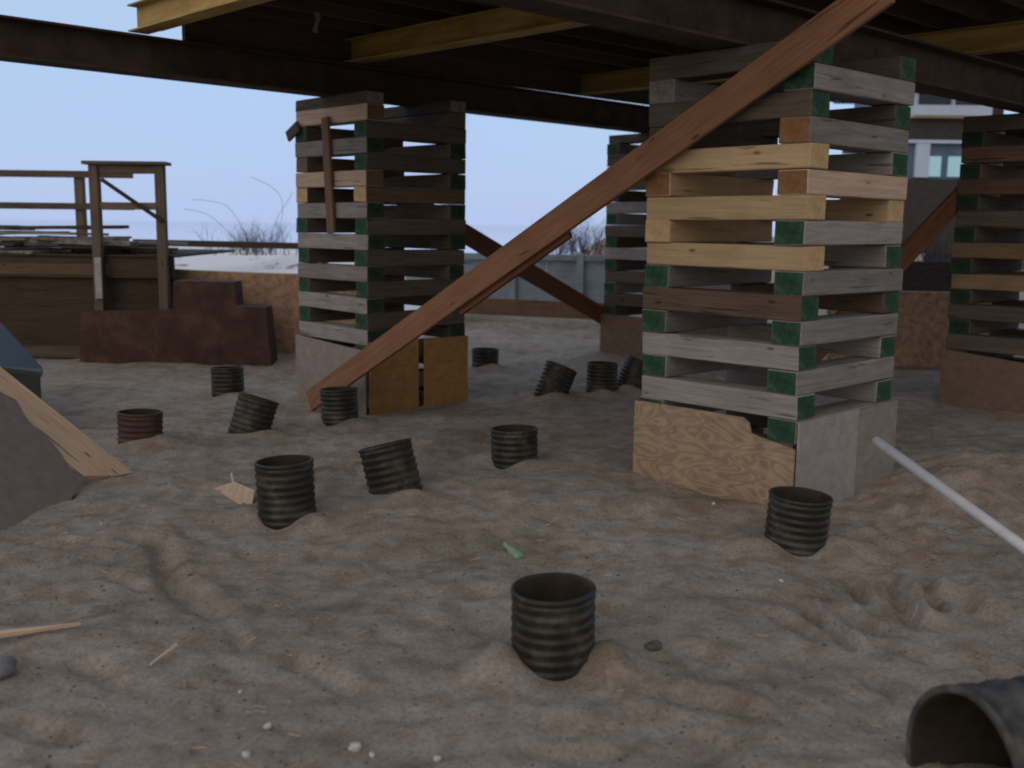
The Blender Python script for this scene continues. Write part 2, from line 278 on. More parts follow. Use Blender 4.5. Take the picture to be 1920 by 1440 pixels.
def bump(x, y, cx, cy, rx, ry, h, ang=0):
    c, s = math.cos(ang), math.sin(ang); dx = x-cx; dy = y-cy
    a = (dx*c+dy*s)/rx; bb = (-dx*s+dy*c)/ry
    return h*np.exp(-(a*a+bb*bb))
def vnoise(X, Y, sc, seed):
    """smooth value noise on arrays"""
    rng = np.random.RandomState(seed); T = rng.rand(256, 256)
    xs = X*sc+1000.3; ys = Y*sc+1000.7
    xi = np.floor(xs).astype(int); yi = np.floor(ys).astype(int); fx = xs-xi; fy = ys-yi
    fx = fx*fx*(3-2*fx); fy = fy*fy*(3-2*fy)
    g = lambda i, j: T[i % 256, j % 256]
    return (g(xi, yi)*(1-fx)*(1-fy)+g(xi+1, yi)*fx*(1-fy)+g(xi, yi+1)*(1-fx)*fy+g(xi+1, yi+1)*fx*fy)*2-1
def height(X, Y):
    X = np.asarray(X, float); Y = np.asarray(Y, float)
    core = np.clip(1-(np.hypot(X, Y-7)-9)/6, 0, 1)
    wx = X+.25*vnoise(X, Y, 1.7, 21); wy = Y+.25*vnoise(X, Y, 1.7, 22)
    h = .028*vnoise(wx, wy, .9, 1)+.022*vnoise(wx, wy, 2.1, 2)
    rid = 1-np.abs(vnoise(wx, wy*1.25, 3.4, 3)); h = h+.013*(rid-.6)
    rid2 = 1-np.abs(vnoise(wx, wy, 7.5, 4)); h = h+.007*(rid2-.6)*core
    h = h+.006*vnoise(X, Y, 14, 5)*core+.0035*vnoise(X, Y, 30, 6)*core
    h = h+bump(X, Y, -1.2, 10.0, 2.2, 1.6, -.09)
    h = h+bump(X, Y, 2.75, 6.3, .42, .32, .13, .7)+bump(X, Y, 3.3, 6.9, 1.0, .5, .10)          # sand heaped at the crib's right foot
    h = h+bump(X, Y, 1.0, 5.9, .5, .2, .04)
    # low bank beyond the cribs, then the shore
    h = h+.22*np.exp(-((Y-17.5-.08*X)/2.4)**2)*(1+.4*vnoise(X, Y, .5, 9))
    h = h+.35*np.clip((X-6)/6, 0, 1)*np.clip((Y-14)/6, 0, 1)
    h = h-3.2*np.clip((Y-30)/20, 0, 1)**1.2*np.clip(1-(X-8)/6, 0, 1) - 3.2*np.clip((-X-16)/14, 0, 1)
    # tyre tread bars pressed by a machine, furrows and scuffs
    for (x0, y0, x1, y1, wd, dp, sh_) in SCUFFS:
        a = gnd(x0, y0); b = gnd(x1, y1); dx, dy = b.x-a.x, b.y-a.y; L2 = dx*dx+dy*dy; Ln = math.sqrt(L2)
        t = np.clip(((X-a.x)*dx+(Y-a.y)*dy)/L2, 0, 1); ex = X-(a.x+t*dx); ey = Y-(a.y+t*dy); d2 = ex*ex+ey*ey
        h = h+dp*np.exp(-d2/(wd*wd))
        ex = ex-dy/Ln*sh_*-1*1.9*wd; ey = ey+dx/Ln*sh_*-1*1.9*wd
        h = h-dp*(.65 if sh_*x0 > 1000 else .3)*np.exp(-(ex*ex+ey*ey)/(wd*wd))
    # disturbed, lumpier sand to the right, and footprints everywhere
    rm = np.clip((X-1.0-.12*(Y-4))/.8, 0, 1)*np.clip((8.5-Y)/2, 0, 1)
    h = h+rm*(.022*vnoise(wx, wy, 5.2, 41)+.013*vnoise(wx, wy, 11, 42)*core)
    rf = np.random.RandomState(17)
    for k in range(150):
        fy = 2.4+6.5*rf.rand(); fx = (rf.rand()-.5)*1.05*fy; an = rf.rand()*3.14; L_ = rf.uniform(.08, .14); W_ = L_*rf.uniform(.35, .6); dd = rf.uniform(.010, .026)
        h = h+bump(X, Y, fx, fy, L_, W_, -dd, an)+bump(X, Y, fx+math.cos(an)*L_*1.5, fy+math.sin(an)*L_*1.5, L_*.5, W_*1.3, dd*.8, an)
    tq = gnd(1560, 1150); h = h-bump(X, Y, gnd(1740, 1150).x, gnd(1740, 1150).y, .05, .05, .0)+bump(X, Y, tq.x+.45, tq.y+.28, .35, .12, .03, .4)+bump(X, Y, tq.x-.05, tq.y-.28, .5, .1, .025, .1)
    for i, (p, inf) in enumerate(PP):
        r = np.hypot(X-p.x, Y-p.y); an = np.arctan2(Y-p.y, X-p.x)
        near = np.exp(-((r-.19)/.13)**2)
        h = h*(1-.5*near)+near*(.012+.028*np.cos(an*2+.3*i)+.012*np.cos(3*an+i))
        if i == 0:
            h = h+bump(X, Y, p.x-.20, p.y-.07, .08, .12, .065)+bump(X, Y, p.x+.20, p.y-.12, .09, .11, .07)
        if i in (6, 9): h = h+bump(X, Y, p.x+.1, p.y, .26, .2, .035)
    return h

SCUFFS = [(1444, 1142, 1525, 1194, .026, -.040, 1), (1509, 1130, 1593, 1206, .028, -.045, 1), (1581, 1138, 1642, 1182, .03, -.038, 1), (1597, 1085, 1617, 1118, .028, -.040, 1),
 (1666, 1085, 1710, 1158, .034, -.050, 1), (1734, 1093, 1762, 1150, .034, -.045, 1), (1803, 1093, 1820, 1130, .04, -.03, 1), (1740, 1230, 1880, 1260, .05, -.035, 1), (1640, 1270, 1690, 1310, .04, -.04, -1),
 (290, 1005, 322, 1085, .055, -.045, 1), (322, 1085, 410, 1160, .06, -.05, 1), (205, 1072, 278, 1092, .035, -.025, 1), (100, 1120, 160, 1105, .03, -.02, 1), (345, 1283, 425, 1292, .025, -.022, 1),
 (565, 1245, 655, 1290, .045, -.035, 1), (1000, 1402, 1125, 1404, .035, -.035, 1), (430, 1180, 450, 1220, .03, -.02, 1), (160, 1250, 215, 1290, .045, -.03, 1), (120, 1010, 230, 1025, .03, -.02, 1), (40, 1385, 130, 1400, .05, -.035, 1),
 (980, 560+100, 1100, 668, .05, -.03, 1), (900, 745, 1010, 765, .06, -.03, 1), (1270, 1310, 1400, 1345, .05, -.03, 1), (1600, 1000, 1720, 1040, .06, -.04, 1), (1780, 1120, 1900, 1180, .07, -.045, -1), (760, 1120, 900, 1105, .05, -.018, 1)]
def axis(lo, hi, c0, c1, fine, grow):
    a = list(np.arange(c0, c1, fine)); st = fine
    while a[-1] < hi: st *= grow; a.append(a[-1]+st)
    st = fine
    while a[0] > lo: st *= grow; a.insert(0, a[0]-st)
    return np.array(a)
xs = axis(-120, 130, -2.6, 3.2, .0165, 1.035); ys = axis(-30, 150, 2.2, 7.6, .0165, 1.022)
XX, YY = np.meshgrid(xs, ys); ZZ = height(XX, YY)
co = np.stack([XX, YY, ZZ], -1).reshape(-1, 3); nx, ny = len(xs), len(ys)
idx = np.arange(nx*ny).reshape(ny, nx)
fa = np.stack([idx[:-1, :-1], idx[:-1, 1:], idx[1:, 1:], idx[1:, :-1]], -1).reshape(-1, 4)
me = bpy.data.meshes.new('ground'); me.vertices.add(len(co)); me.vertices.foreach_set('co', co.ravel())
me.loops.add(fa.size); me.loops.foreach_set('vertex_index', fa.ravel()); me.polygons.add(len(fa))
me.polygons.foreach_set('loop_start', np.arange(0, fa.size, 4)); me.update(calc_edges=True)
me.polygons.foreach_set('use_smooth', np.ones(len(fa), bool))
tag(link('ground', me, M['sand']), kind='structure')
def hz(x, y): return float(height(x, y))
def drop(px, py):
    p = gnd(px, py)
    for _ in range(4): p = gnd(px, py, hz(p.x, p.y))
    return p
bm = bmesh.new(); vs = [bm.verts.new(c) for c in ((-2500, 31, -2.2), (2500, 31, -2.2), (2500, 4500, -2.2), (-2500, 4500, -2.2))]; bm.faces.new(vs)
tag(bm_obj('sea', bm, M['sea']), kind='structure')

# ------------------------------------------------------------------ pipe stubs
SQ = [.012, 0]
def pipe_mesh(name, R, h, below, pitch, mat, wall=.012, seg=48, depth=.007):
    prof = []
    z = -below
    n = int((h+below)/pitch)
    z0 = h-n*pitch-.02
    for i in range(n):
        zb = z0+i*pitch
        prof += [(R-depth, zb), (R-depth, zb+pitch*.28), (R-.002, zb+pitch*.42), (R, zb+pitch*.60), (R-.002, zb+pitch*.80), (R-depth, zb+pitch*.95)]
    prof += [(R-.002, h-.018), (R+.002, h-.008), (R-.002, h), (R-wall, h), (R-wall-.004, h-.01)]
    for i in reversed(range(n)):
        zb = z0+i*pitch
        prof += [(R-wall-depth*.2, zb+pitch*.7), (R-wall-depth, zb+pitch*.15)]
    me = bpy.data.meshes.new(name); V = []; Fs = []
    for (r, zz) in prof:
        for s in range(seg):
            a = 2*math.pi*s/seg; wob = 1+SQ[0]*math.sin(2*a+SQ[1])+.006*math.sin(5*a+zz*9+SQ[1])
            V.append((r*wob*math.cos(a), r*wob*math.sin(a), zz))
    for i in range(len(prof)-1):
        for s in range(seg):
            s2 = (s+1) % seg; Fs.append((i*seg+s, i*seg+s2, (i+1)*seg+s2, (i+1)*seg+s))
    me.from_pydata(V, [], Fs); me.update()
    for p in me.polygons: p.use_smooth = True
    me.materials.append(mat); me.materials.append(M['inner'])
    ni = 6*n+4
    for q_, p in enumerate(me.polygons):
        if q_//seg >= ni-1: p.material_index = 1
    return me
for i, (p, inf) in enumerate(PP):
    px, py, lx, ly, hh, key, lab = inf; lx += random.uniform(-.05, .05); ly += random.uniform(-.03, .05)
    SQ[0] = random.uniform(.008, .03); SQ[1] = random.uniform(0, 6)
    me = pipe_mesh('pipe_stub', PD/2, hh, .22, random.uniform(.038, .044), M[key])
    o = bpy.data.objects.new('pipe_stub', me); COL.objects.link(o)
    o.location = (p.x, p.y, 0); o.rotation_euler = (-ly, lx, random.uniform(0, 6))
    o.rotation_euler = (Matrix.Rotation(lx, 3, 'Y') @ Matrix.Rotation(-ly, 3, 'X') @ Matrix.Rotation(random.uniform(0, 6), 3, 'Z')).to_euler()
    tag(o, lab, 'pipe stub', 'corrugated pipe stubs standing in the sand')

# ------------------------------------------------------------------ cribs
TH_, TW, TL = .14, .195, 1.136
_tm = {}
def timber_mesh(key, e0, e1, hgt=TH_, ln=TL):
    k = (key, e0, e1, round(hgt, 3), random.randint(0, 3))
    if k in _tm: return _tm[k]
    bm = bmesh.new(); fs = box(bm, 0, ln, -TW/2, TW/2, 0, hgt, jit=.003)
    fs[0].material_index = 1; fs[1].material_index = 2
    es = [ed for ed in bm.edges]; bmesh.ops.bevel(bm, geom=es, offset=.006, segments=1, affect='EDGES')
    me = bpy.data.meshes.new('timber'); bm.to_mesh(me); bm.free()
    for q in (key, e0, e1): me.materials.append(M[q])
    _tm[k] = me; return me
LABT = {'tan': 'new pale yellow timber', 'cream': 'pale pinkish timber', 'orange': ''}
def timber(crib, direction, side, zH, key, e0, e1, hgt=TH_):
    """local frame of crib: x along UD, y along VD, z above eye-height zero"""
    o = bpy.data.objects.new('timber', timber_mesh(key, e0, e1, hgt)); COL.objects.link(o); o.parent = crib
    j = random.uniform(-.012, .012); jr = random.uniform(-.008, .008)
    if direction == 'u':   # runs along x
        y = TW/2 if side == 0 else TL-TW/2
        o.location = (random.uniform(-.012, .008), y+j, zH+CZ+.001); o.rotation_euler = (0, random.uniform(-.004, .004), jr)
    else:
        x = TW/2 if side == 0 else TL-TW/2
        o.location = (x+j*.6, random.uniform(-.010, .010), zH+CZ+.001); o.rotation_euler = (0, random.uniform(-.004, .004), math.pi/2+jr)
    if key in ('tan', 'cream'): o['label'] = LABT[key]
    return o
def crib(a, b, top, layers, label):
    c = empty('timber_crib', G(a, b, -CZ), TH)
    tag(c, label, 'cribbing', 'timber cribs holding up the house')
    z = top
    for (d, hgt, front, back, ef, eb) in layers:
        z -= hgt
        # front side 0 timber (key, ends) and back side 1
        timber(c, d, 0, z, front[0], front[1], front[2], hgt-.002)
        timber(c, d, 1, z, back[0], back[1], back[2], hgt-.002)
    return c, z
def lay(d, key, f0='green', f1='green', kb=None, b0=None, b1=None, h=TH_):
    return (d, h, (key, f0, f1), (kb or key, b0 or f0, b1 or f1), None, None)
# end 0 of v timbers faces the right face (-VD side), end 0 of u timbers faces the left face (-UD side)
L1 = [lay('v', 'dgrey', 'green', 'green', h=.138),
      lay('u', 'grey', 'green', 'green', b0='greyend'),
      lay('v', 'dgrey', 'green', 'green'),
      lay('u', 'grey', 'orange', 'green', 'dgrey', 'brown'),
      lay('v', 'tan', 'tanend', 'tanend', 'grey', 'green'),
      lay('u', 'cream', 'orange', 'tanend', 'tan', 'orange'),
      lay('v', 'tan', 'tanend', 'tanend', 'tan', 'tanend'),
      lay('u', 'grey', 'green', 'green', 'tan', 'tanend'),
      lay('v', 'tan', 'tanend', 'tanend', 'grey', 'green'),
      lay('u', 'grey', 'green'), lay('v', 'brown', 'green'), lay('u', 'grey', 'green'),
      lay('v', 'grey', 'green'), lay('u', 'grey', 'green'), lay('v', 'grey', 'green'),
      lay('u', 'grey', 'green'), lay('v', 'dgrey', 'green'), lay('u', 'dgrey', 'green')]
c1, _ = crib(0, 0, 1.020, L1, 'large timber crib nearest the camera, with pale new timbers among grey ones')
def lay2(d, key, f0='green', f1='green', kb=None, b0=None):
    if d == 'v': return ('v', TH_, (key, f0, f1), (kb or 'dgrey', b0 or 'greenshade', 'greenshade'), None, None)  # back timbers and ends use the colours with shade painted in
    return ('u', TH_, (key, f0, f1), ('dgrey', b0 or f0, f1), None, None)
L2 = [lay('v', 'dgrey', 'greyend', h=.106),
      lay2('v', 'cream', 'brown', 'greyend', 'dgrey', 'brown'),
      lay2('u', 'dgrey', 'green', 'green'), lay2('v', 'grey', 'greenshade'),
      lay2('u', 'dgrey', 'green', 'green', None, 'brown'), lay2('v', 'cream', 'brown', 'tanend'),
      lay2('u', 'brown', 'tanend', 'orange', None, 'tanend'), lay2('v', 'grey', 'greenshade')]
for i_ in range(6): L2 += [lay2('u', 'dgrey'), lay2('v', 'grey', 'greenshade')]
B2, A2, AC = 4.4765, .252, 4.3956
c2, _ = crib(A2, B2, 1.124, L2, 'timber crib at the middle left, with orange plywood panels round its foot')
L3 = [lay('v', 'dgrey', 'greenshade', h=.10)]+[lay('u' if i % 2 == 0 else 'v', random.choice(['dgrey', 'grey', 'dgrey']), 'green') for i in range(19)]
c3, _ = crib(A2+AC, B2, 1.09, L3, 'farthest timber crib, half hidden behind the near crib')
keys4 = ['dgrey', 'dgrey', 'brown', 'brown', 'brown', 'dgrey', 'dgrey', 'dgrey', 'tanshade', 'dgrey', 'tanshade', 'dgrey', 'dgrey', 'dgrey', 'dgrey', 'dgrey', 'dgrey', 'dgrey']
L4 = [lay('v' if i % 2 == 0 else 'u', keys4[i], 'greenshade', h=(.138 if i == 0 else TH_)) for i in range(18)]
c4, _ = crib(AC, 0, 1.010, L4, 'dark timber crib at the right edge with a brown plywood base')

def sheet(crib_o, name, face, s0, s1, zlow0, zlow1, zt0, zt1, mat, th=.015, off=.004, label=None, prof=None):
    """plywood panel on the 'L' (x=0) or 'R' (y=0) face, z rel. to eye; prof = list of (s, z) for the top edge"""
    top = prof or [(s0, zt0), (s1, zt1)]
    pts = [(s0, zlow0), (s1, zlow1)]+list(reversed(top))
    bm = bmesh.new(); A = []; B = []
    for s, z in pts:
        if face == 'L': A.append(bm.verts.new((-off, s, z+CZ))); B.append(bm.verts.new((-off-th, s, z+CZ)))
        else: A.append(bm.verts.new((s, -off, z+CZ))); B.append(bm.verts.new((s, -off-th, z+CZ)))
    bm.faces.new(A); bm.faces.new(list(reversed(B)))
    n = len(A)
    for i in range(n): bm.faces.new((A[i], B[i], B[(i+1) % n], A[(i+1) % n]))
    bmesh.ops.recalc_face_normals(bm, faces=bm.faces)
    bmesh.ops.triangulate(bm, faces=[f for f in bm.faces if len(f.verts) > 4])
    o = bm_obj(name, bm, mat, crib_o)
    if label: o['label'] = label
    return o
sheet(c1, 'plywood_panel', 'L', -.02, 1.15, -1.75, -1.75, 0, 0, M['ply'], off=.018, label='warm plywood sheet with swirling grain',
      prof=[(-.02, -1.235), (.10, -1.215), (.20, -1.20), (.27, -1.185), (.29, -1.125), (.33, -1.10), (.7, -1.10), (1.15, -1.105)])
sheet(c1, 'plywood_panel', 'R', .0, .66, -1.75, -1.75, -1.085, -1.075, M['plyg'], off=.016, label='grey plywood sheet')
sheet(c1, 'plywood_panel', 'R', .664, 1.15, -1.75, -1.75, -1.09, -1.075, M['plygb'], off=.015, label='stained brownish plywood sheet')
sheet(c2, 'plywood_panel', 'L', -.0, 1.15, -1.85, -1.85, -1.13, -1.075, M['plygb'], off=.016, label='grey plywood sheet')
sheet(c2, 'plywood_panel', 'R', .0, .55, -1.85, -1.85, -1.05, -1.05, M['plyo'], off=.016, label='orange plywood sheet')
sheet(c2, 'plywood_panel', 'R', .62, 1.15, -1.85, -1.85, -1.06, -1.06, M['plyo'], off=.016, label='orange plywood sheet')
sheet(c3, 'plywood_panel', 'L', -.0, 1.15, -1.85, -1.85, -1.09, -1.09, M['plyb'], off=.016, label='brown plywood sheet')
sheet(c3, 'plywood_panel', 'R', -.0, 1.15, -1.85, -1.85, -1.09, -1.09, M['plyb'], off=.016, label='brown plywood sheet')
sheet(c4, 'plywood_panel', 'L', -.0, 1.15, -1.85, -1.85, -1.18, -1.09, M['plyb'], off=.016, label='orange brown plywood sheet')
sheet(c4, 'plywood_panel', 'R', -.0, 1.15, -1.85, -1.85, -1.18, -1.09, M['plyb'], off=.016, label='orange brown plywood sheet')

# batten nailed up the left face of crib 2
bo = beam_between('batten', G(A2-.035, B2+.50, -.10), G(A2-.035, B2+.57, .93), .03, .105, M['batten'], c2, side=UD)
# loose bit sticking out near its top
so_ = beam_between('board_scrap', G(A2-.035, B2+1.02, .88), G(A2-.035, B2+1.21, .79), .03, .10, M['dgrey'], c2, side=UD)

# ------------------------------------------------------------------ braces
def brace(name, p, q, wd, th, mat, nrm, label, scab=None):
    o = beam_between(name, p, q, th, wd, mat, None, side=nrm)
    tag(o, label, 'brace', 'diagonal bracing planks')
    return o
bz = brace('brace', G(-.085, 4.90, -1.60), G(-.085, -.43, 1.195), .188, .042, M['brace'], UD, 'long red-brown plank rising in front of both large cribs')
# the short ply fixed behind it near the middle of its length
pq = [Vector(G(-.040, 2.90, -.574)), Vector(G(-.040, 1.78, .003))]
sp = beam_between('splice_board', pq[0]-Vector((0, 0, .020)), pq[1]+Vector((0, 0, .002)), .04, .19, M['brace2'], None, side=UD)
bpy.context.view_layer.update()
_ml = bz.matrix_world.inverted() @ sp.matrix_world
sp.parent = bz
sp.location, sp.rotation_euler = _ml.to_translation(), _ml.to_euler()
brace('brace', G(1.25, B2+TL+.03, .395), G(4.85, B2+TL+.03, -1.20), .21, .042, M['brace2'], VD, 'dark brown plank descending to the right from the middle crib to the farthest crib')
brace('brace', G(1.20, TL+.03, -1.45), G(4.75, TL+.03, .42), .21, .042, M['brace2'], VD, 'brown plank glimpsed rising between the near crib and the right crib')

# ------------------------------------------------------------------ steel
def ibeam(name, p, q, wd, hgt, tf, tw, mat, label, group, cat='steel beam'):
    p = Vector(p); q = Vector(q); d = (q-p); Ln = d.length; x = d.normalized(); s = Vector((0, 0, 1)).cross(x)
    bm = bmesh.new()
    box(bm, 0, Ln, -wd/2, wd/2, 0, tf); box(bm, 0, Ln, -wd/2, wd/2, hgt-tf, hgt); box(bm, 0, Ln, -tw/2, tw/2, tf, hgt-tf)
    o = bm_obj(name, bm, mat)
    o.matrix_world = Matrix(((x.x, s.x, 0, p.x), (x.y, s.y, 0, p.y), (x.z, s.z, 1, p.z), (0, 0, 0, 1)))
    tag(o, label, cat, group); return o
ibeam('steel_beam', G(-5.2, B2+.57, 1.140), G(7.3, B2+.57, 1.036), .25, .285, .016, .010, M['steel'], 'dark rusty steel beam crossing against the sky over the middle and farthest cribs', 'main beams under the house')
ibeam('steel_beam', G(-4.6, .57, 1.022), G(7.3, .57, 1.014), .25, .285, .016, .010, M['steel'], 'dark steel beam resting on the near crib and the right crib', 'main beams under the house')
for a, lab, b1_ in ((-1.52, 'yellow beam at the outer left with its cut end against the sky', 4.98), (.49, 'yellow beam in the middle under the dark floor', 5.02), (3.56, 'yellow beam farthest right, partly hidden by the near crib', 5.05)):
    ibeam('yellow_beam', G(a, b1_, 1.425), G(a, -.30, 1.39), .16, .20, .012, .009, M['yellow'], lab, 'yellow cross beams under the house')

# ------------------------------------------------------------------ the raised house
H = empty('raised_house', G(-1.3, -.35, 1.63), TH)
tag(H, 'dark raised house whose floor underside fills the top of the view', 'house')
def hpart(name, x0, x1, y0, y1, z0, z1, mat, bev=0):
    bm = bmesh.new(); box(bm, 0, x1-x0, 0, y1-y0, 0, z1-z0, bev=bev, jit=.002); o = bm_obj(name, bm, mat, H); o.location = (x0, y0, z0); return o
HX, HY = 8.85, 5.50
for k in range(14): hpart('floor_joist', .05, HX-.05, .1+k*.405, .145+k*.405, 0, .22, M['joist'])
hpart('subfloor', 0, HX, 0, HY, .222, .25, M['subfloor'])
hpart('rim_board', 0.2, HX, HY-.10, HY-.05, -.205, .22, M['joist']); hpart('rim_board', 0, .045, .0, HY-.02, -.14, .22, M['joist'])
hpart('shade_wing_floor', 5.4, HX, -3.2, -.005, 0, .25, M['joist'])  # unseen wing, added to keep light off the middle and right cribs
hpart('wall', 5.4, HX, -3.2, -3.08, .252, 3.0, M['siding']); hpart('wall', 5.4, 5.52, -3.078, -.005, .252, 3.0, M['siding']); hpart('wall', HX-.12, HX, -3.078, -.005, .252, 3.0, M['siding'])  # walls of the added light-blocking wing
hpart('shade_wing_roof', 5.2, HX+.2, -3.4, -.31, 3.001, 3.2, M['siding'])
# outer walls above
hpart('wall', 0, HX, HY-.12, HY, .252, 3.0, M['siding']); hpart('wall', 0, .12, 0, HY-.122, .252, 3.0, M['siding'])
hpart('wall', HX-.12, HX, 0, HY-.122, .252, 3.0, M['siding']); hpart('wall', .122, HX-.122, 0, .12, .252, 3.0, M['siding'])
bm = bmesh.new(); rv = [bm.verts.new(c) for c in ((-.3, -.3, 3.0), (HX+.3, -.3, 3.0), (HX+.3, HY+.3, 3.0), (-.3, HY+.3, 3.0), (-.3, HY/2, 4.6), (HX+.3, HY/2, 4.6))]
for f in ((0, 1, 5, 4), (3, 4, 5, 2), (0, 4, 3), (1, 2, 5), (0, 3, 2, 1)): bm.faces.new([rv[i] for i in f])
bm_obj('roof', bm, M['siding'], H)
# rag hanging from a joist
q = at(594, 28, 8.3); bm = bmesh.new()
pv = None
for i in range(6):
    f = i/5; a_ = bm.verts.new((q.x-.022+.012*math.sin(f*5), q.y, q.z+.02-f*.15)); b_ = bm.verts.new((q.x+.020-.010*f+.01*math.sin(f*6), q.y+.01, q.z+.02-f*.15))
    if pv: bm.faces.new((pv[0], pv[1], b_, a_))
    pv = (a_, b_)
bmesh.ops.solidify(bm, geom=bm.faces[:], thickness=.004)
tag(bm_obj('hanging_rag', bm, M['strap']), 'small pale strip hanging from the dark floor joists', 'rag')

# ------------------------------------------------------------------ white plastic pipe at right
def tube_between(name, p, q, r, mat, seg=20, wall=.004):
    p = Vector(p); q = Vector(q); d = q-p; Ln = d.length
    prof = [(r, Ln), (r, 0), (r-wall, 0), (r-wall, Ln)]
    V = []; Fs = []
    for (rr, z) in prof:
        for s in range(seg): a = 2*math.pi*s/seg; V.append((rr*math.cos(a), rr*math.sin(a), z))
    for i in range(3):
        for s in range(seg): s2 = (s+1) % seg; Fs.append((i*seg+s, i*seg+s2, (i+1)*seg+s2, (i+1)*seg+s))
    me = bpy.data.meshes.new(name); me.from_pydata(V, [], Fs); me.update()
    for pl in me.polygons: pl.use_smooth = True
    o = link(name, me, mat); o.location = p; o.rotation_euler = d.to_track_quat('Z', 'Y').to_euler(); return o
p0 = at(1643, 826, 5.6); p1 = at(1925, 1030, 4.55); p1 = p0+(p1-p0)*1.55
tag(tube_between('plastic_pipe', p0, p1, .026, M['pvc']), 'thin white plastic pipe slanting down out of the right edge', 'pipe')

# ------------------------------------------------------------------ big pipe at bottom right
me = pipe_mesh('drain_pipe', .235, .9, .0, .11, M['bigpipe'], wall=.02, depth=.018)
o = bpy.data.objects.new('drain_pipe', me); COL.objects.link(o)
ax = Vector((-.955, -.29, .02)).normalized()
q = gnd(1800, 1450, .12); o.location = q-ax*.9
o.rotation_euler = ax.to_track_quat('Z', 'Y').to_euler()
tag(o, 'large dusty grey-black pipe lying half buried in the bottom right corner, opening to the left', 'pipe')

# ------------------------------------------------------------------ broken panel and tub on the left
A_ = drop(250, 886); A_.z += .005
B_ = at(-40, 655, 6.35)
C_ = drop(130, 950); D_ = drop(-160, 1060)
def quad_on(pa, pb, pc, pxs):
    n = (pb-pa).cross(pc-pa).normalized(); o_ = []
    for px, py in pxs: d = ray(px, py); o_.append(EYE+d*((pa-EYE).dot(n)/d.dot(n)))
    return o_, n
def slab(name, pts, n, th, mat, parent=None):
    if n.z < 0: n = -n
    o0 = Vector(pts[0]); xd = (Vector(pts[-1])-o0).normalized(); yd = n.cross(xd).normalized(); xd = yd.cross(n).normalized()
    MM = Matrix(((xd.x, yd.x, n.x, o0.x), (xd.y, yd.y, n.y, o0.y), (xd.z, yd.z, n.z, o0.z), (0, 0, 0, 1))); MI = MM.inverted()
    bm = bmesh.new(); A = [bm.verts.new(MI @ Vector(p)) for p in pts]; B = [bm.verts.new(MI @ Vector(p-n*th)) for p in pts]; k = len(A)
    bm.faces.new(A); bm.faces.new(list(reversed(B)))
    for i in range(k): bm.faces.new((A[i], B[i], B[(i+1) % k], A[(i+1) % k]))
    bmesh.ops.recalc_face_normals(bm, faces=bm.faces)
    bmesh.ops.triangulate(bm, faces=[f for f in bm.faces if len(f.verts) > 4])
    ob = bm_obj(name, bm, mat, parent); ob.matrix_local = MM; return ob
root = empty('broken_panel', (0, 0, 0)); tag(root, 'broken pale board panel with purple-grey roofing felt lying at the left edge', 'panel')
pts, n = quad_on(A_, B_, D_, [(250, 886), (215, 892), (152, 892), (128, 946), (60, 984), (-60, 1025), (-260, 1060), (-260, 480)])
slab('board', pts, n, .03, M['debwood'], root)
nn = n if n.z > 0 else -n
pts, _ = quad_on(A_, B_, D_, [(0, 738), (28, 752), (50, 790), (95, 832), (110, 850), (130, 880), (154, 893), (127, 945), (60, 982), (-60, 1022), (-255, 1055), (-255, 640), (-60, 690)])
slab('roofing_felt', [p+nn*.012 for p in pts], n, .010, M['felt'], root)

tb = empty('plastic_tub', at(20, 700, 8.0)); tag(tb, 'dark tub with sloping blue-grey lid behind the broken panel at the left edge', 'tub')
yy = 8.0
prof = [(-260, 500), (-120, 540), (0, 604), (22, 625), (48, 655), (72, 686), (80, 700)]
def tubslab(name, pix, y0, y1, mat, sh=0):
    bm = bmesh.new(); A = [bm.verts.new(at(px, py, y0)-tb.location) for px, py in pix]
    B = [bm.verts.new(v.co+Vector((sh, y1-y0, 0))) for v in A]; k = len(A)
    bm.faces.new(A); bm.faces.new(list(reversed(B)))
    for i in range(k): bm.faces.new((A[i], B[i], B[(i+1) % k], A[(i+1) % k]))
    bmesh.ops.recalc_face_normals(bm, faces=bm.faces); bmesh.ops.triangulate(bm, faces=[f for f in bm.faces if len(f.verts) > 4])
    return bm_obj(name, bm, mat, tb)
lidpix = [(-260, 640), (0, 676), (40, 684), (70, 692), (76, 688), (68, 676), (44, 646), (20, 620), (0, 602), (-80, 560), (-260, 520)]
# sloped lid: front edge low, back edge high
bm = bmesh.new()
front = [at(px, py, 7.8)-tb.location for px, py in ((-300, 655), (-150, 672), (0, 688), (78, 698))]
back = [at(px, py, 8.8)-tb.location for px, py in ((-300, 410), (-130, 490), (0, 603), (80, 690))]
fv = [bm.verts.new(c) for c in front]; bv = [bm.verts.new(c) for c in back]
fl = [bm.verts.new(c-Vector((0, 0, .035))) for c in front]; bl = [bm.verts.new(c-Vector((0, 0, .035))) for c in back]
for i in range(3):
    bm.faces.new((fv[i], fv[i+1], bv[i+1], bv[i])); bm.faces.new((fl[i], bl[i], bl[i+1], fl[i+1])); bm.faces.new((fl[i], fl[i+1], fv[i+1], fv[i])); bm.faces.new((bl[i], bv[i], bv[i+1], bl[i+1]))
bm.faces.new((fv[0], bv[0], bl[0], fl[0])); bm.faces.new((fv[3], fl[3], bl[3], bv[3]))
bmesh.ops.recalc_face_normals(bm, faces=bm.faces); bm_obj('lid', bm, M['bluepl'], tb)
bm = bmesh.new(); fr = [c-Vector((0, -.02, .036)) for c in front]; bk = [c-Vector((0, .02, .036)) for c in back]
fr[-1].x -= .02; bk[-1].x -= .02
tp = fr+list(reversed(bk)); A = [bm.verts.new(c) for c in tp]
gz = -tb.location.z-.1
B = [bm.verts.new((c.x*.97, c.y, gz)) for c in tp]
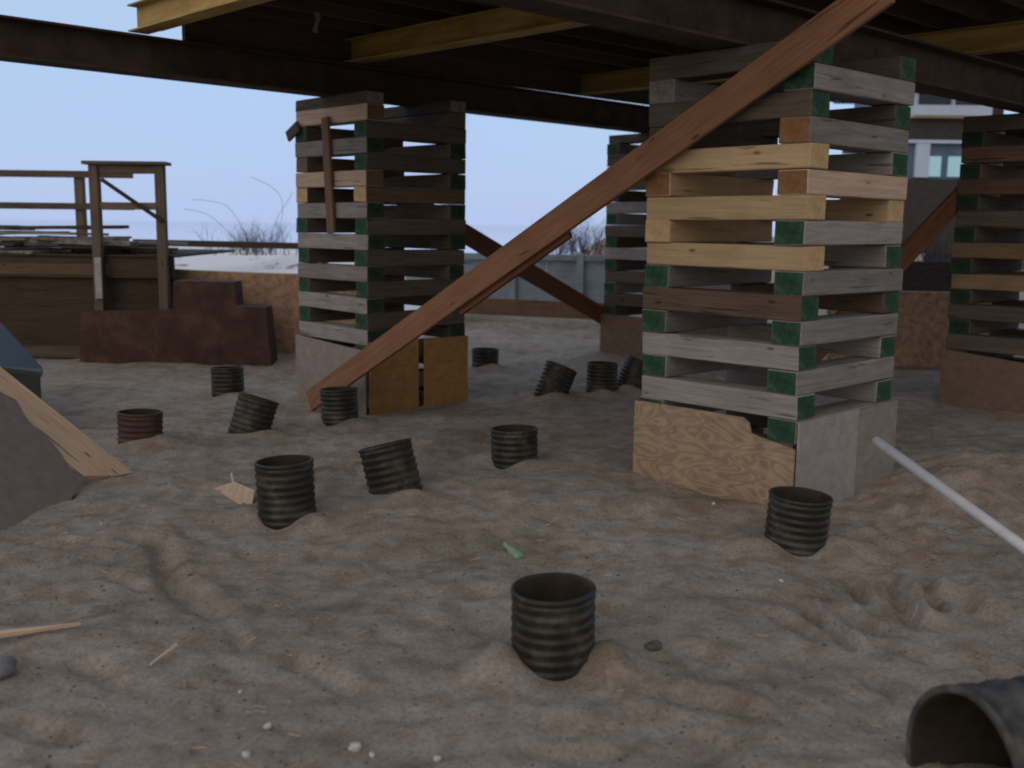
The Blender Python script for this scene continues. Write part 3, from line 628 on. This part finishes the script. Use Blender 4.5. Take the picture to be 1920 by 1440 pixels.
for i in range(len(A)): bm.faces.new((A[i], B[i], B[(i+1) % len(A)], A[(i+1) % len(A)]))
bm.faces.new(A); bm.faces.new(list(reversed(B)))
bmesh.ops.recalc_face_normals(bm, faces=bm.faces); bm_obj('tub_body', bm, M['darkpl'], tb)

# ------------------------------------------------------------------ small litter
def rock(name, p, r, mat, label, cat, group=None, squash=.7):
    bm = bmesh.new(); bmesh.ops.create_icosphere(bm, subdivisions=3, radius=r); sx, sy = random.uniform(.8, 1.25), random.uniform(.8, 1.2); s0 = random.uniform(0, 50)
    for v in bm.verts:
        nn_ = noise.noise(v.co/r*1.3+Vector((s0, 0, 0))); v.co *= 1+.35*nn_; v.co.x *= sx; v.co.y *= sy; v.co.z *= squash
    o = bm_obj(name, bm, mat, None, True); o.location = (p.x, p.y, p.z+r*squash*.45); o.rotation_euler = (random.uniform(-.3, .3), random.uniform(-.3, .3), random.uniform(0, 6))
    tag(o, label, cat, group); return o
GP = 'pale pebbles on the sand'
for px, py, r, lab in ((502, 1365, .015, 'largest white pebble, near the bottom left of the sand'), (461, 1417, .013, 'white pebble closest to the bottom edge, below the largest one'),
                       (190, 983, .008, 'tiny white pebble alone near the broken panel'), (665, 1404, .017, 'grey-white pebble lowest in the middle foreground'),
                       (698, 1417, .009, 'small pinkish pebble right of the grey-white one'), (820, 1424, .011, 'pinkish pebble at the bottom edge near the middle'),
                       (1338, 945, .012, 'white pebble at the foot of the swirling plywood sheet'), (1465, 1090, .009, 'small white pebble between the pipe stub and the tyre marks'),
                       (450, 1298, .008, 'small pale pebble above the largest white one')):
    rock('pebble', drop(px, py), r, M['stone'], lab, 'pebble', GP)
rock('stone', drop(1226, 1214), .028, M['dstone'], 'small dark stone right of the nearest pipe stub', 'stone')
rock('stone', drop(2, 1268), .06, M['bstone'], 'grey stone at the lower left edge', 'stone')
# green bottle
def lathe(bm, prof, seg=24, mi=0):
    rings = [[bm.verts.new((r*math.cos(2*math.pi*s/seg), r*math.sin(2*math.pi*s/seg), z)) for s in range(seg)] for r, z in prof]
    for i in range(len(rings)-1):
        for s in range(seg): bm.faces.new((rings[i][s], rings[i][(s+1) % seg], rings[i+1][(s+1) % seg], rings[i+1][s]))
    bm.faces.new(list(reversed(rings[0]))); bm.faces.new(rings[-1])
bm = bmesh.new(); lathe(bm, [(.02, 0), (.026, .004), (.027, .07), (.022, .085), (.012, .105), (.010, .13), (.012, .132), (.012, .14)])
o = bm_obj('glass_bottle', bm, M['bottle'], None, True); p = drop(968, 1052); o.location = p+Vector((.02, .02, .005)); o.rotation_euler = (math.radians(-50), math.radians(-62), 0)
tag(o, 'small green glass bottle half sunk in the open sand', 'bottle')
# torn board scrap beside the second row pipe, with a pale peg
A3 = drop(472, 968); pA = drop(400, 915); pB = at(440, 905, pA.y-.25)
pts3 = [drop(470, 968)+Vector((0, 0, .03)), drop(402, 918)+Vector((0, 0, .01)), drop(440, 912)+Vector((0, 0, .03)), drop(478, 935)+Vector((0, 0, .05))]
nrm = (pts3[1]-pts3[0]).cross(pts3[2]-pts3[0]).normalized()
tag(slab('board_scrap', pts3, nrm, .02, M['debwood']), 'torn tan board scrap lying against a ribbed pipe stub', 'board')
q = drop(440, 912); tag(beam_between('peg', q-Vector((0, 0, .04)), q+Vector((-.015, 0, .085)), .014, .010, M['stone'], None, bev=.001), 'thin white peg upright behind the torn tan board scrap', 'peg')
# splintered lath, stick
bm = bmesh.new(); pa = drop(-60, 1222)+Vector((0, 0, .05)); pb = drop(152, 1176)+Vector((0, 0, .015))
o = beam_between('splintered_lath', pa, pb, .05, .022, M['debwood'], None, bev=.002)
for v in o.data.vertices:
    f = v.co.x/(pb-pa).length; v.co.y *= 1-.8*f; v.co.z *= 1-.5*f
tag(o, 'tapering splintered lath at the lower left edge', 'lath')
tag(beam_between('stick', drop(282, 1252)+Vector((0, 0, .012)), drop(333, 1223)+Vector((0, 0, .03)), .010, .008, M['debwood'], None, bev=.001), 'thin straw-coloured stick lying in the left foreground sand', 'stick')

# uncountable crumbs of sand, bark and shell
V = []; Fs = []; rnd = random.Random(3); mi = []
for i in range(5200):
    y = 2.3+7.5*rnd.random()**1.5; x = rnd.uniform(-.55, .62)*y*1.0
    if any((x-p.x)**2+(y-p.y)**2 < .2**2 for p, _ in PP): continue
    z = hz(x, y); s = rnd.uniform(.0025, .007)*(1.6 if rnd.random() < .06 else 1); b0 = len(V)
    for k in range(6):
        d = [(1, 0, 0), (-1, 0, 0), (0, 1, 0), (0, -1, 0), (0, 0, 1), (0, 0, -1)][k]
        V.append((x+d[0]*s*rnd.uniform(.6, 1.4), y+d[1]*s*rnd.uniform(.6, 1.4), z+d[2]*s*rnd.uniform(.4, .9)+.002))
    for f in ((0, 2, 4), (2, 1, 4), (1, 3, 4), (3, 0, 4), (2, 0, 5), (1, 2, 5), (3, 1, 5), (0, 3, 5)): Fs.append(tuple(b0+j for j in f)); 
    mi += [rnd.choice([0, 0, 0, 1, 1, 2])]*8
me = bpy.data.meshes.new('sand_crumbs'); me.from_pydata(V, [], Fs); me.update(); me.polygons.foreach_set('material_index', mi)
o = link('sand_crumbs', me, [M['sand'], M['dstone'], M['debwood']]); tag(o, 'scattered crumbs of clay, bark and grit over the sand', 'grit', kind='stuff')
V = []; Fs = []
for i in range(200):
    y = 2.4+5.5*rnd.random()**1.3; x = rnd.uniform(-.52, .5)*y if rnd.random() < .5 else rnd.uniform(-.5, -.15)*y
    an = rnd.gauss(.3, .9); ln_ = rnd.uniform(.015, .05); wd_ = rnd.uniform(.0008, .0018); z = hz(x, y); b0 = len(V); dx, dy = math.cos(an), math.sin(an)
    x2, y2 = x+dx*ln_, y+dy*ln_; z2 = hz(x2, y2)
    for (xx, yy_, zz) in ((x, y, z+.003), (x2, y2, z2+.006)):
        V += [(xx-dy*wd_, yy_+dx*wd_, zz), (xx+dy*wd_, yy_-dx*wd_, zz), (xx, yy_, zz+wd_*1.5)]
    for f in ((0, 1, 4, 3), (1, 2, 5, 4), (2, 0, 3, 5), (0, 2, 1), (3, 4, 5)): Fs.append(tuple(b0+j for j in f))
me = bpy.data.meshes.new('straw_litter'); me.from_pydata(V, [], Fs); me.update()
tag(link('straw_litter', me, M['debwood']), 'short dry grass stalks strewn over the sand', 'litter', kind='stuff')

# ------------------------------------------------------------------ background left: deck, walls, dune
def wbox(name, x0, x1, y0, y1, z0, z1, mat, parent=None, bev=.004, jit=.003):
    cx, cy = (x0+x1)/2, (y0+y1)/2; L = max(x1-x0, y1-y0, z1-z0)
    ax_ = 'x' if L == x1-x0 else ('y' if L == y1-y0 else 'z')
    bm = bmesh.new(); dx, dy, dz = (x1-x0)/2, (y1-y0)/2, (z1-z0)/2
    if ax_ == 'x': box(bm, -dx, dx, -dy, dy, -dz, dz, bev=bev, jit=jit); rot = (0, 0, 0)
    elif ax_ == 'y': box(bm, -dy, dy, -dx, dx, -dz, dz, bev=bev, jit=jit); rot = (0, 0, math.pi/2)
    else: box(bm, -dz, dz, -dy, dy, -dx, dx, bev=bev, jit=jit); rot = (0, math.pi/2, 0)
    o = bm_obj(name, bm, mat, parent); o.rotation_euler = rot
    loc = Vector((cx, cy, (z0+z1)/2)); o.location = loc-(parent.location if parent else Vector()); return o
def X(px, Y): return at(px, 460, Y).x
def Z(px, py, Y): return at(px, py, Y).z
DY = 12.2
dk = empty('wooden_deck', (X(150, DY), DY, 0)); tag(dk, 'dark raised wooden deck with open railing at the left edge', 'deck')
xr = X(325, DY); zt = Z(150, 478, DY)
wbox('fascia_board', -8.2, xr, DY-.02, DY+.03, zt-.26, zt-.02, M['deck'], dk)
wbox('deck_floor', -8.2, xr+.02, DY-.05, DY+2.6, zt-.018, zt+.012, M['deck'], dk)
wbox('fascia_board', -8.2, X(205, DY), DY-.03, DY+.02, Z(100, 515, DY), Z(100, 494, DY), M['brown'], dk)['label'] = 'olive brown board under the deck edge'
wbox('skirt_board', -8.2, X(320, DY), DY+.06, DY+.10, -.05, zt-.22, M['deck'], dk)
wbox('ground_beam', -8.2, X(150, DY), DY-.12, DY+.02, .0, .13, M['dgrey'], dk)
def post(px0, px1, pyt, zb, Y, mat=None, nm='post'): wbox(nm, X(px0, Y), X(px1, Y), Y-.05, Y+.05, zb, Z(px0, pyt, Y), mat or M['deckpost'], dk)
CB = Z(250, 310, DY); PXL, PXR = X(189, DY), X(310, DY)
for xx in (PXL, PXR): wbox('post', xx-.052, xx+.052, DY-.14, DY-.04, -.05, CB-.001, M['deckpost'], dk)
post(147, 163, 330, zt, DY+1.6)
wbox('post', X(186, DY), X(199, DY), DY-.175, DY-.146, Z(190, 558, DY), Z(190, 482, DY), M['palepost'], dk)['label'] = 'pale grey board on the post'
# cap and rails of the gate-like frame
wbox('cap_board', PXL-.11, PXR+.10, DY-.18, DY+.02, CB, CB+.035, M['deckpost'], dk)
wbox('rail', PXL+.053, PXR-.053, DY-.12, DY-.08, CB-.10, CB-.002, M['deckpost'], dk)
wbox('rail', PXL+.053, PXR-.053, DY-.12, DY-.08, Z(250, 393, DY), Z(250, 380, DY), M['deckpost'], dk)
beam_between('diagonal_strut', at(190, 336, DY-.16), at(305, 415, DY-.16), .03, .045, M['deck'], dk, side=(0, 1, 0))
wbox('rail', -8.2, X(166, DY), DY+1.50, DY+1.55, Z(80, 332, DY+1.5), Z(80, 319, DY+1.5), M['deckpost'], dk)
wbox('rail', -8.2, X(166, DY), DY+1.50, DY+1.55, Z(80, 392, DY+1.5), Z(80, 380, DY+1.5), M['deckpost'], dk)
# loose boards heaped on the deck
rnd = random.Random(11)
NB = 34
for i in range(NB):
    lay_ = i//7; ln_ = rnd.uniform(.7, 1.7); px = rnd.uniform(-60, 330-lay_*45)
    zc = zt+.03+lay_*.052+rnd.uniform(-.008, .012)+.03*(px < 120)*lay_/2
    c = Vector((X(px, DY+.5), DY+.12+rnd.uniform(0, .9)+lay_*.03, zc)); an = rnd.gauss(0, .16); d = Vector((math.cos(an), math.sin(an), rnd.gauss(0, .018)))*ln_/2
    lim = xr+(.04 if lay_ < 2 else -.1)
    if (c+d).x > lim: c.x -= (c+d).x-lim
    key = rnd.choice(['shingle', 'deck', 'shingle', 'dgrey', 'grey'])
    o = beam_between('loose_board', c-d, c+d, rnd.uniform(.15, .35), rnd.uniform(.025, .050), M[key], None, bev=.003)
    tag(o, {'shingle': 'grey mottled loose board', 'deck': 'dark brown loose board', 'dgrey': 'dark weathered loose board', 'grey': 'light weathered loose board'}[key]+' in the heap lying on the wooden deck', 'board', 'loose boards heaped on the deck')

# dark stepped wall
def profile_wall(name, pix, Y, th, mat, label, cat):
    bm = bmesh.new(); A = [bm.verts.new(at(px, py, Y)) for px, py in pix]; B = [bm.verts.new(v.co+Vector((0, th, 0))) for v in A]; k = len(A)
    bm.faces.new(A); bm.faces.new(list(reversed(B)))
    for i in range(k): bm.faces.new((A[i], B[i], B[(i+1) % k], A[(i+1) % k]))
    bmesh.ops.recalc_face_normals(bm, faces=bm.faces); bmesh.ops.triangulate(bm, faces=[f for f in bm.faces if len(f.verts) > 4])
    o = bm_obj(name, bm, mat); tag(o, label, cat); return o
profile_wall('stepped_wall', [(150, 700), (151, 587), (324, 583), (325, 527), (438, 529), (442, 573), (497, 577), (510, 700)], 11.75, .35, M['rust'], 'dark rusty brown block wall stepping down to the right', 'wall')
profile_wall('tan_wall', [(300, 720), (300, 505), (372, 508), (470, 512), (700, 519), (700, 720)], 12.6, .2, M['tanwall'], 'mottled tan low wall between the stepped wall and the middle crib', 'wall')
profile_wall('tan_wall', [(1560, 740), (1560, 548), (1690, 547), (1784, 549), (1900, 552), (1900, 740)], 12.2, .2, M['tanwall'], 'mottled tan low wall glimpsed right of the near crib', 'wall')
profile_wall('dark_panel', [(1560, 560), (1560, 492), (1690, 490), (1900, 493), (1900, 560)], 13.2, .15, M['siding'], 'dark blue-grey panel behind the right tan wall', 'panel')
# rail behind
rl = empty('rail_fence', (X(440, 15), 15, 0)); tag(rl, 'dark horizontal rail fence running from the deck to the middle crib', 'fence')
beam_between('rail', at(250, 454, 15), at(720, 465, 15), .05, .088, M['deck'], rl)
wbox('post', X(600, 15), X(612, 15), 15.03, 15.12, -.3, Z(600, 458, 15), M['deck'], rl); wbox('post', X(270, 15), X(282, 15), 15.03, 15.12, -.3, Z(270, 452, 15), M['deck'], rl)
# snowy dune behind the tan wall
bm = bmesh.new(); gx, gy = 70, 40; vs = []
for j in range(gy):
    for i in range(gx):
        x = -14+i*(16/(gx-1)); y = 14.0+j*(9/(gy-1)); t_ = (y-14)/9
        h_ = -.1+1.22*math.sin(min(1, t_*1.35)*math.pi/2)*(1-max(0, t_-.75)*1.2)*(1/(1+math.exp((x+1.2)*2.2)))+.10*noise.fractal(Vector((x*.7, y*.7, 2)), .8, 2, 4)
        vs.append(bm.verts.new((x, y, h_)))
for j in range(gy-1):
    for i in range(gx-1): bm.faces.new((vs[j*gx+i], vs[j*gx+i+1], vs[(j+1)*gx+i+1], vs[(j+1)*gx+i]))
tag(bm_obj('snowy_dune', bm, M['snow'], None, True), kind='structure')
# bare shrubs
def shrub(x, y, z, hgt, spread, n, label, arch=None, seed=1):
    r = random.Random(seed); V = []; Fs = []
    def seg(a, b, ra, rb):
        d = (b-a).normalized(); s = d.orthogonal().normalized(); t2 = d.cross(s); b0 = len(V)
        for c, rr in ((a, ra), (b, rb)):
            for k in range(3): an = k*2.094; V.append(c+s*rr*math.cos(an)+t2*rr*math.sin(an))
        for k in range(3): k2 = (k+1) % 3; Fs.append((b0+k, b0+k2, b0+3+k2, b0+3+k))
    def grow(p, d, ln_, rad, lev, curve):
        steps = 5
        for i in range(steps):
            d = (d+Vector((r.gauss(0, .13), r.gauss(0, .13), curve))).normalized(); q_ = p+d*ln_/steps; seg(p, q_, rad, rad*.82); p = q_; rad *= .82
            if lev > 0 and r.random() < .8: grow(p, (d+Vector((r.gauss(0, .6), r.gauss(0, .6), r.gauss(.1, .35)))).normalized(), ln_*r.uniform(.35, .65), rad*.7, lev-1, curve)
    for i in range(n):
        p = Vector((x+r.gauss(0, spread*.35), y+r.gauss(0, .3), z)); grow(p, Vector((r.gauss(0, .45), r.gauss(0, .3), 1)).normalized(), hgt*r.uniform(.5, 1), .0055, 2, 0)
    for (pts_) in (arch or []):
        pp = [Vector(c) for c in pts_]
        for i in range(len(pp)-1): seg(pp[i], pp[i+1], .0035, .0035)
    me = bpy.data.meshes.new('bare_shrub'); me.from_pydata(V, [], Fs); me.update(); o = link('bare_shrub', me, M['twig']); tag(o, label, 'shrub'); return o
def arc(pix, Y):
    out_ = []
    for i in range(len(pix)-2):
        for k in range(6):
            t_ = k/6; a0, a1, a2 = Vector(pix[i]), Vector(pix[i+1]), Vector(pix[i+2])
            m0 = (a0+a1)/2 if i else a0; m2 = (a1+a2)/2 if i < len(pix)-3 else a2
            q_ = m0*(1-t_)**2+a1*2*t_*(1-t_)+m2*t_*t_; out_.append(at(q_.x, q_.y, Y))
    out_.append(at(*pix[-1], Y)); return out_
sh = shrub(X(478, 17.5), 17.5, Z(478, 478, 17.5), .50, .80, 85, 'bare reddish shrub with long arching canes behind the rail fence',
      [arc([(515, 470), (535, 400), (522, 350), (470, 332)], 17.5), arc([(470, 460), (440, 390), (395, 375), (360, 374)], 17.5), arc([(450, 460), (415, 420), (380, 395), (345, 392)], 17.5), arc([(500, 470), (520, 400), (540, 380), (548, 360)], 17.5)], 4)
shrub(X(1100, 19), 19, Z(1100, 486, 19), .80, .7, 80, 'bare dark shrub above the blue-grey fence', None, 9)
shrub(X(1062, 19), 19, Z(1062, 486, 19), .52, .6, 45, 'lower bare shrub at the left of the taller one above the fence', None, 12)
shrub(X(1735, 15), 15, Z(1735, 500, 15), .45, .6, 22, 'frosty bare shrub low between the near crib and the right crib', None, 15)
# blue-grey fence
fn = empty('board_fence', (0, 17.6, 0)); tag(fn, 'blue-grey board fence with posts seen below the crossing braces', 'fence')
def fz(x): return at(1000, 476, 17.6).z-.004*x
x0_, x1_ = X(760, 17.6), X(1290, 17.6); x = x0_
bm = bmesh.new()
while x < x1_:
    box(bm, x, x+.1465, -.012, .012, -.25, fz(x)+random.uniform(-.004, .004), jit=.002); x += .148
bm_obj('board_panel', bm, M['fence'], fn)
for px in (800, 955, 1082, 1230): wbox('post', X(px, 17.55), X(px, 17.55)+.11, 17.47, 17.58, -.25, fz(0)+.02, M['fence'], fn)
beam_between('rail', Vector((x0_, 17.54, fz(0)-.06)), Vector((x1_, 17.54, fz(0)-.06)), .04, .09, M['fence'], fn)
# dark plank in front of it
tag(beam_between('low_plank', at(830, 571, 16.0), at(1180, 586, 15.6), .05, .25, M['batten'], None), 'brown plank lying on edge along the sand bank before the fence', 'plank')

# ------------------------------------------------------------------ beach house far right
HYh = 30
hb = empty('beach_house', (X(1740, HYh), HYh, 0)); tag(hb, 'raised beach house with white balcony and dark shingles seen right of the near crib', 'house')
xa, xb = X(1690, HYh), X(1832, HYh); xc = X(1960, HYh)
def hbx(name, xl, xh, y0, y1, p0, p1, mat): return wbox(name, xl, xh, y0, y1, Z(1750, p1, HYh), Z(1750, p0, HYh), mat, hb, 0, 0)
hbx('wall', xa, X(1812, HYh), HYh, HYh+6, 222, 262, M['siding'])
hbx('wall', xa, X(1812, HYh), HYh+.05, HYh+6, 270, 336, M['winblue'])
hbx('wall', xa, X(1812, HYh), HYh-.1, HYh+6, 337, 475, M['siding'])
hbx('trim_board', xa, X(1812, HYh), HYh-.12, HYh+.02, 263, 269, M['white'])
hbx('corner_board', X(1704, HYh), X(1729, HYh), HYh-.1, HYh+.04, 269.5, 333, M['white'])
hbx('balcony_wall', xa, xb, HYh-.3, HYh+5, 199, 218, M['white'])
hbx('soffit', xa, X(1812, HYh), HYh-.25, HYh+5, 218.5, 222, M['debwood'])
hbx('wall', xa, xb-.1, HYh+.3, HYh+5, 150, 198.5, M['winblue'])
for a_, b_ in ((1693, 1706), (1768, 1774), (1823, 1830)): hbx('window_frame', X(a_, HYh), X(b_, HYh), HYh+.1, HYh+.28, 165, 198.5, M['white'])
for a_, b_ in ((1708, 1767), (1775, 1822)):
    hbx('window', X(a_, HYh), X(b_, HYh), HYh+.2, HYh+.28, 165, 196, M['glass'])
for a_, b_ in ((1731, 1753), (1767, 1794)):
    hbx('window', X(a_, HYh), X(b_, HYh), HYh-.02, HYh+.045, 293, 331, M['litwin'])
bm = bmesh.new(); rx0, rx1 = xa-.4, xb+.5; zb_ = Z(1750, 149, HYh)
rv = [bm.verts.new(Vector(c)-hb.location) for c in ((rx0, HYh-.8, zb_), (rx1, HYh-.8, zb_), (rx1, HYh+6, zb_), (rx0, HYh+6, zb_), (rx0, HYh+2.6, zb_+1.6), (rx1, HYh+2.6, zb_+1.6))]
for f in ((0, 1, 5, 4), (3, 4, 5, 2), (0, 4, 3), (1, 2, 5), (0, 3, 2, 1)): bm.faces.new([rv[i] for i in f])
bm_obj('roof', bm, M['siding'], hb)
nb = empty('brown_house', (X(1845, 34), 34, 0)); tag(nb, 'dark brown house wall edge just right of the white balcony', 'house')
wbox('wall', X(1826, 34), X(1862, 34), 34, 38, -.3, Z(1845, 176, 34), M['siding'], nb, 0, 0)
wbox('wall', X(1862, 34)+.01, X(2100, 34), 34.2, 38, -.3, Z(1845, 215, 34), M['brown'], nb, 0, 0)
up = empty('utility_pole', (X(1605, 40), 40, 0)); tag(up, 'thin dark utility pole glimpsed through the gaps of the near crib', 'pole')
bm = bmesh.new(); lathe(bm, [(.12, -.5), (.10, 9.0)], 10); bm_obj('pole', bm, M['deck'], up)
bm = bmesh.new(); box(bm, -.9, .9, -.17, -.11, 8.0, 8.12); bm_obj('crossarm', bm, M['deck'], up)
# small tidy end
bpy.context.view_layer.update()
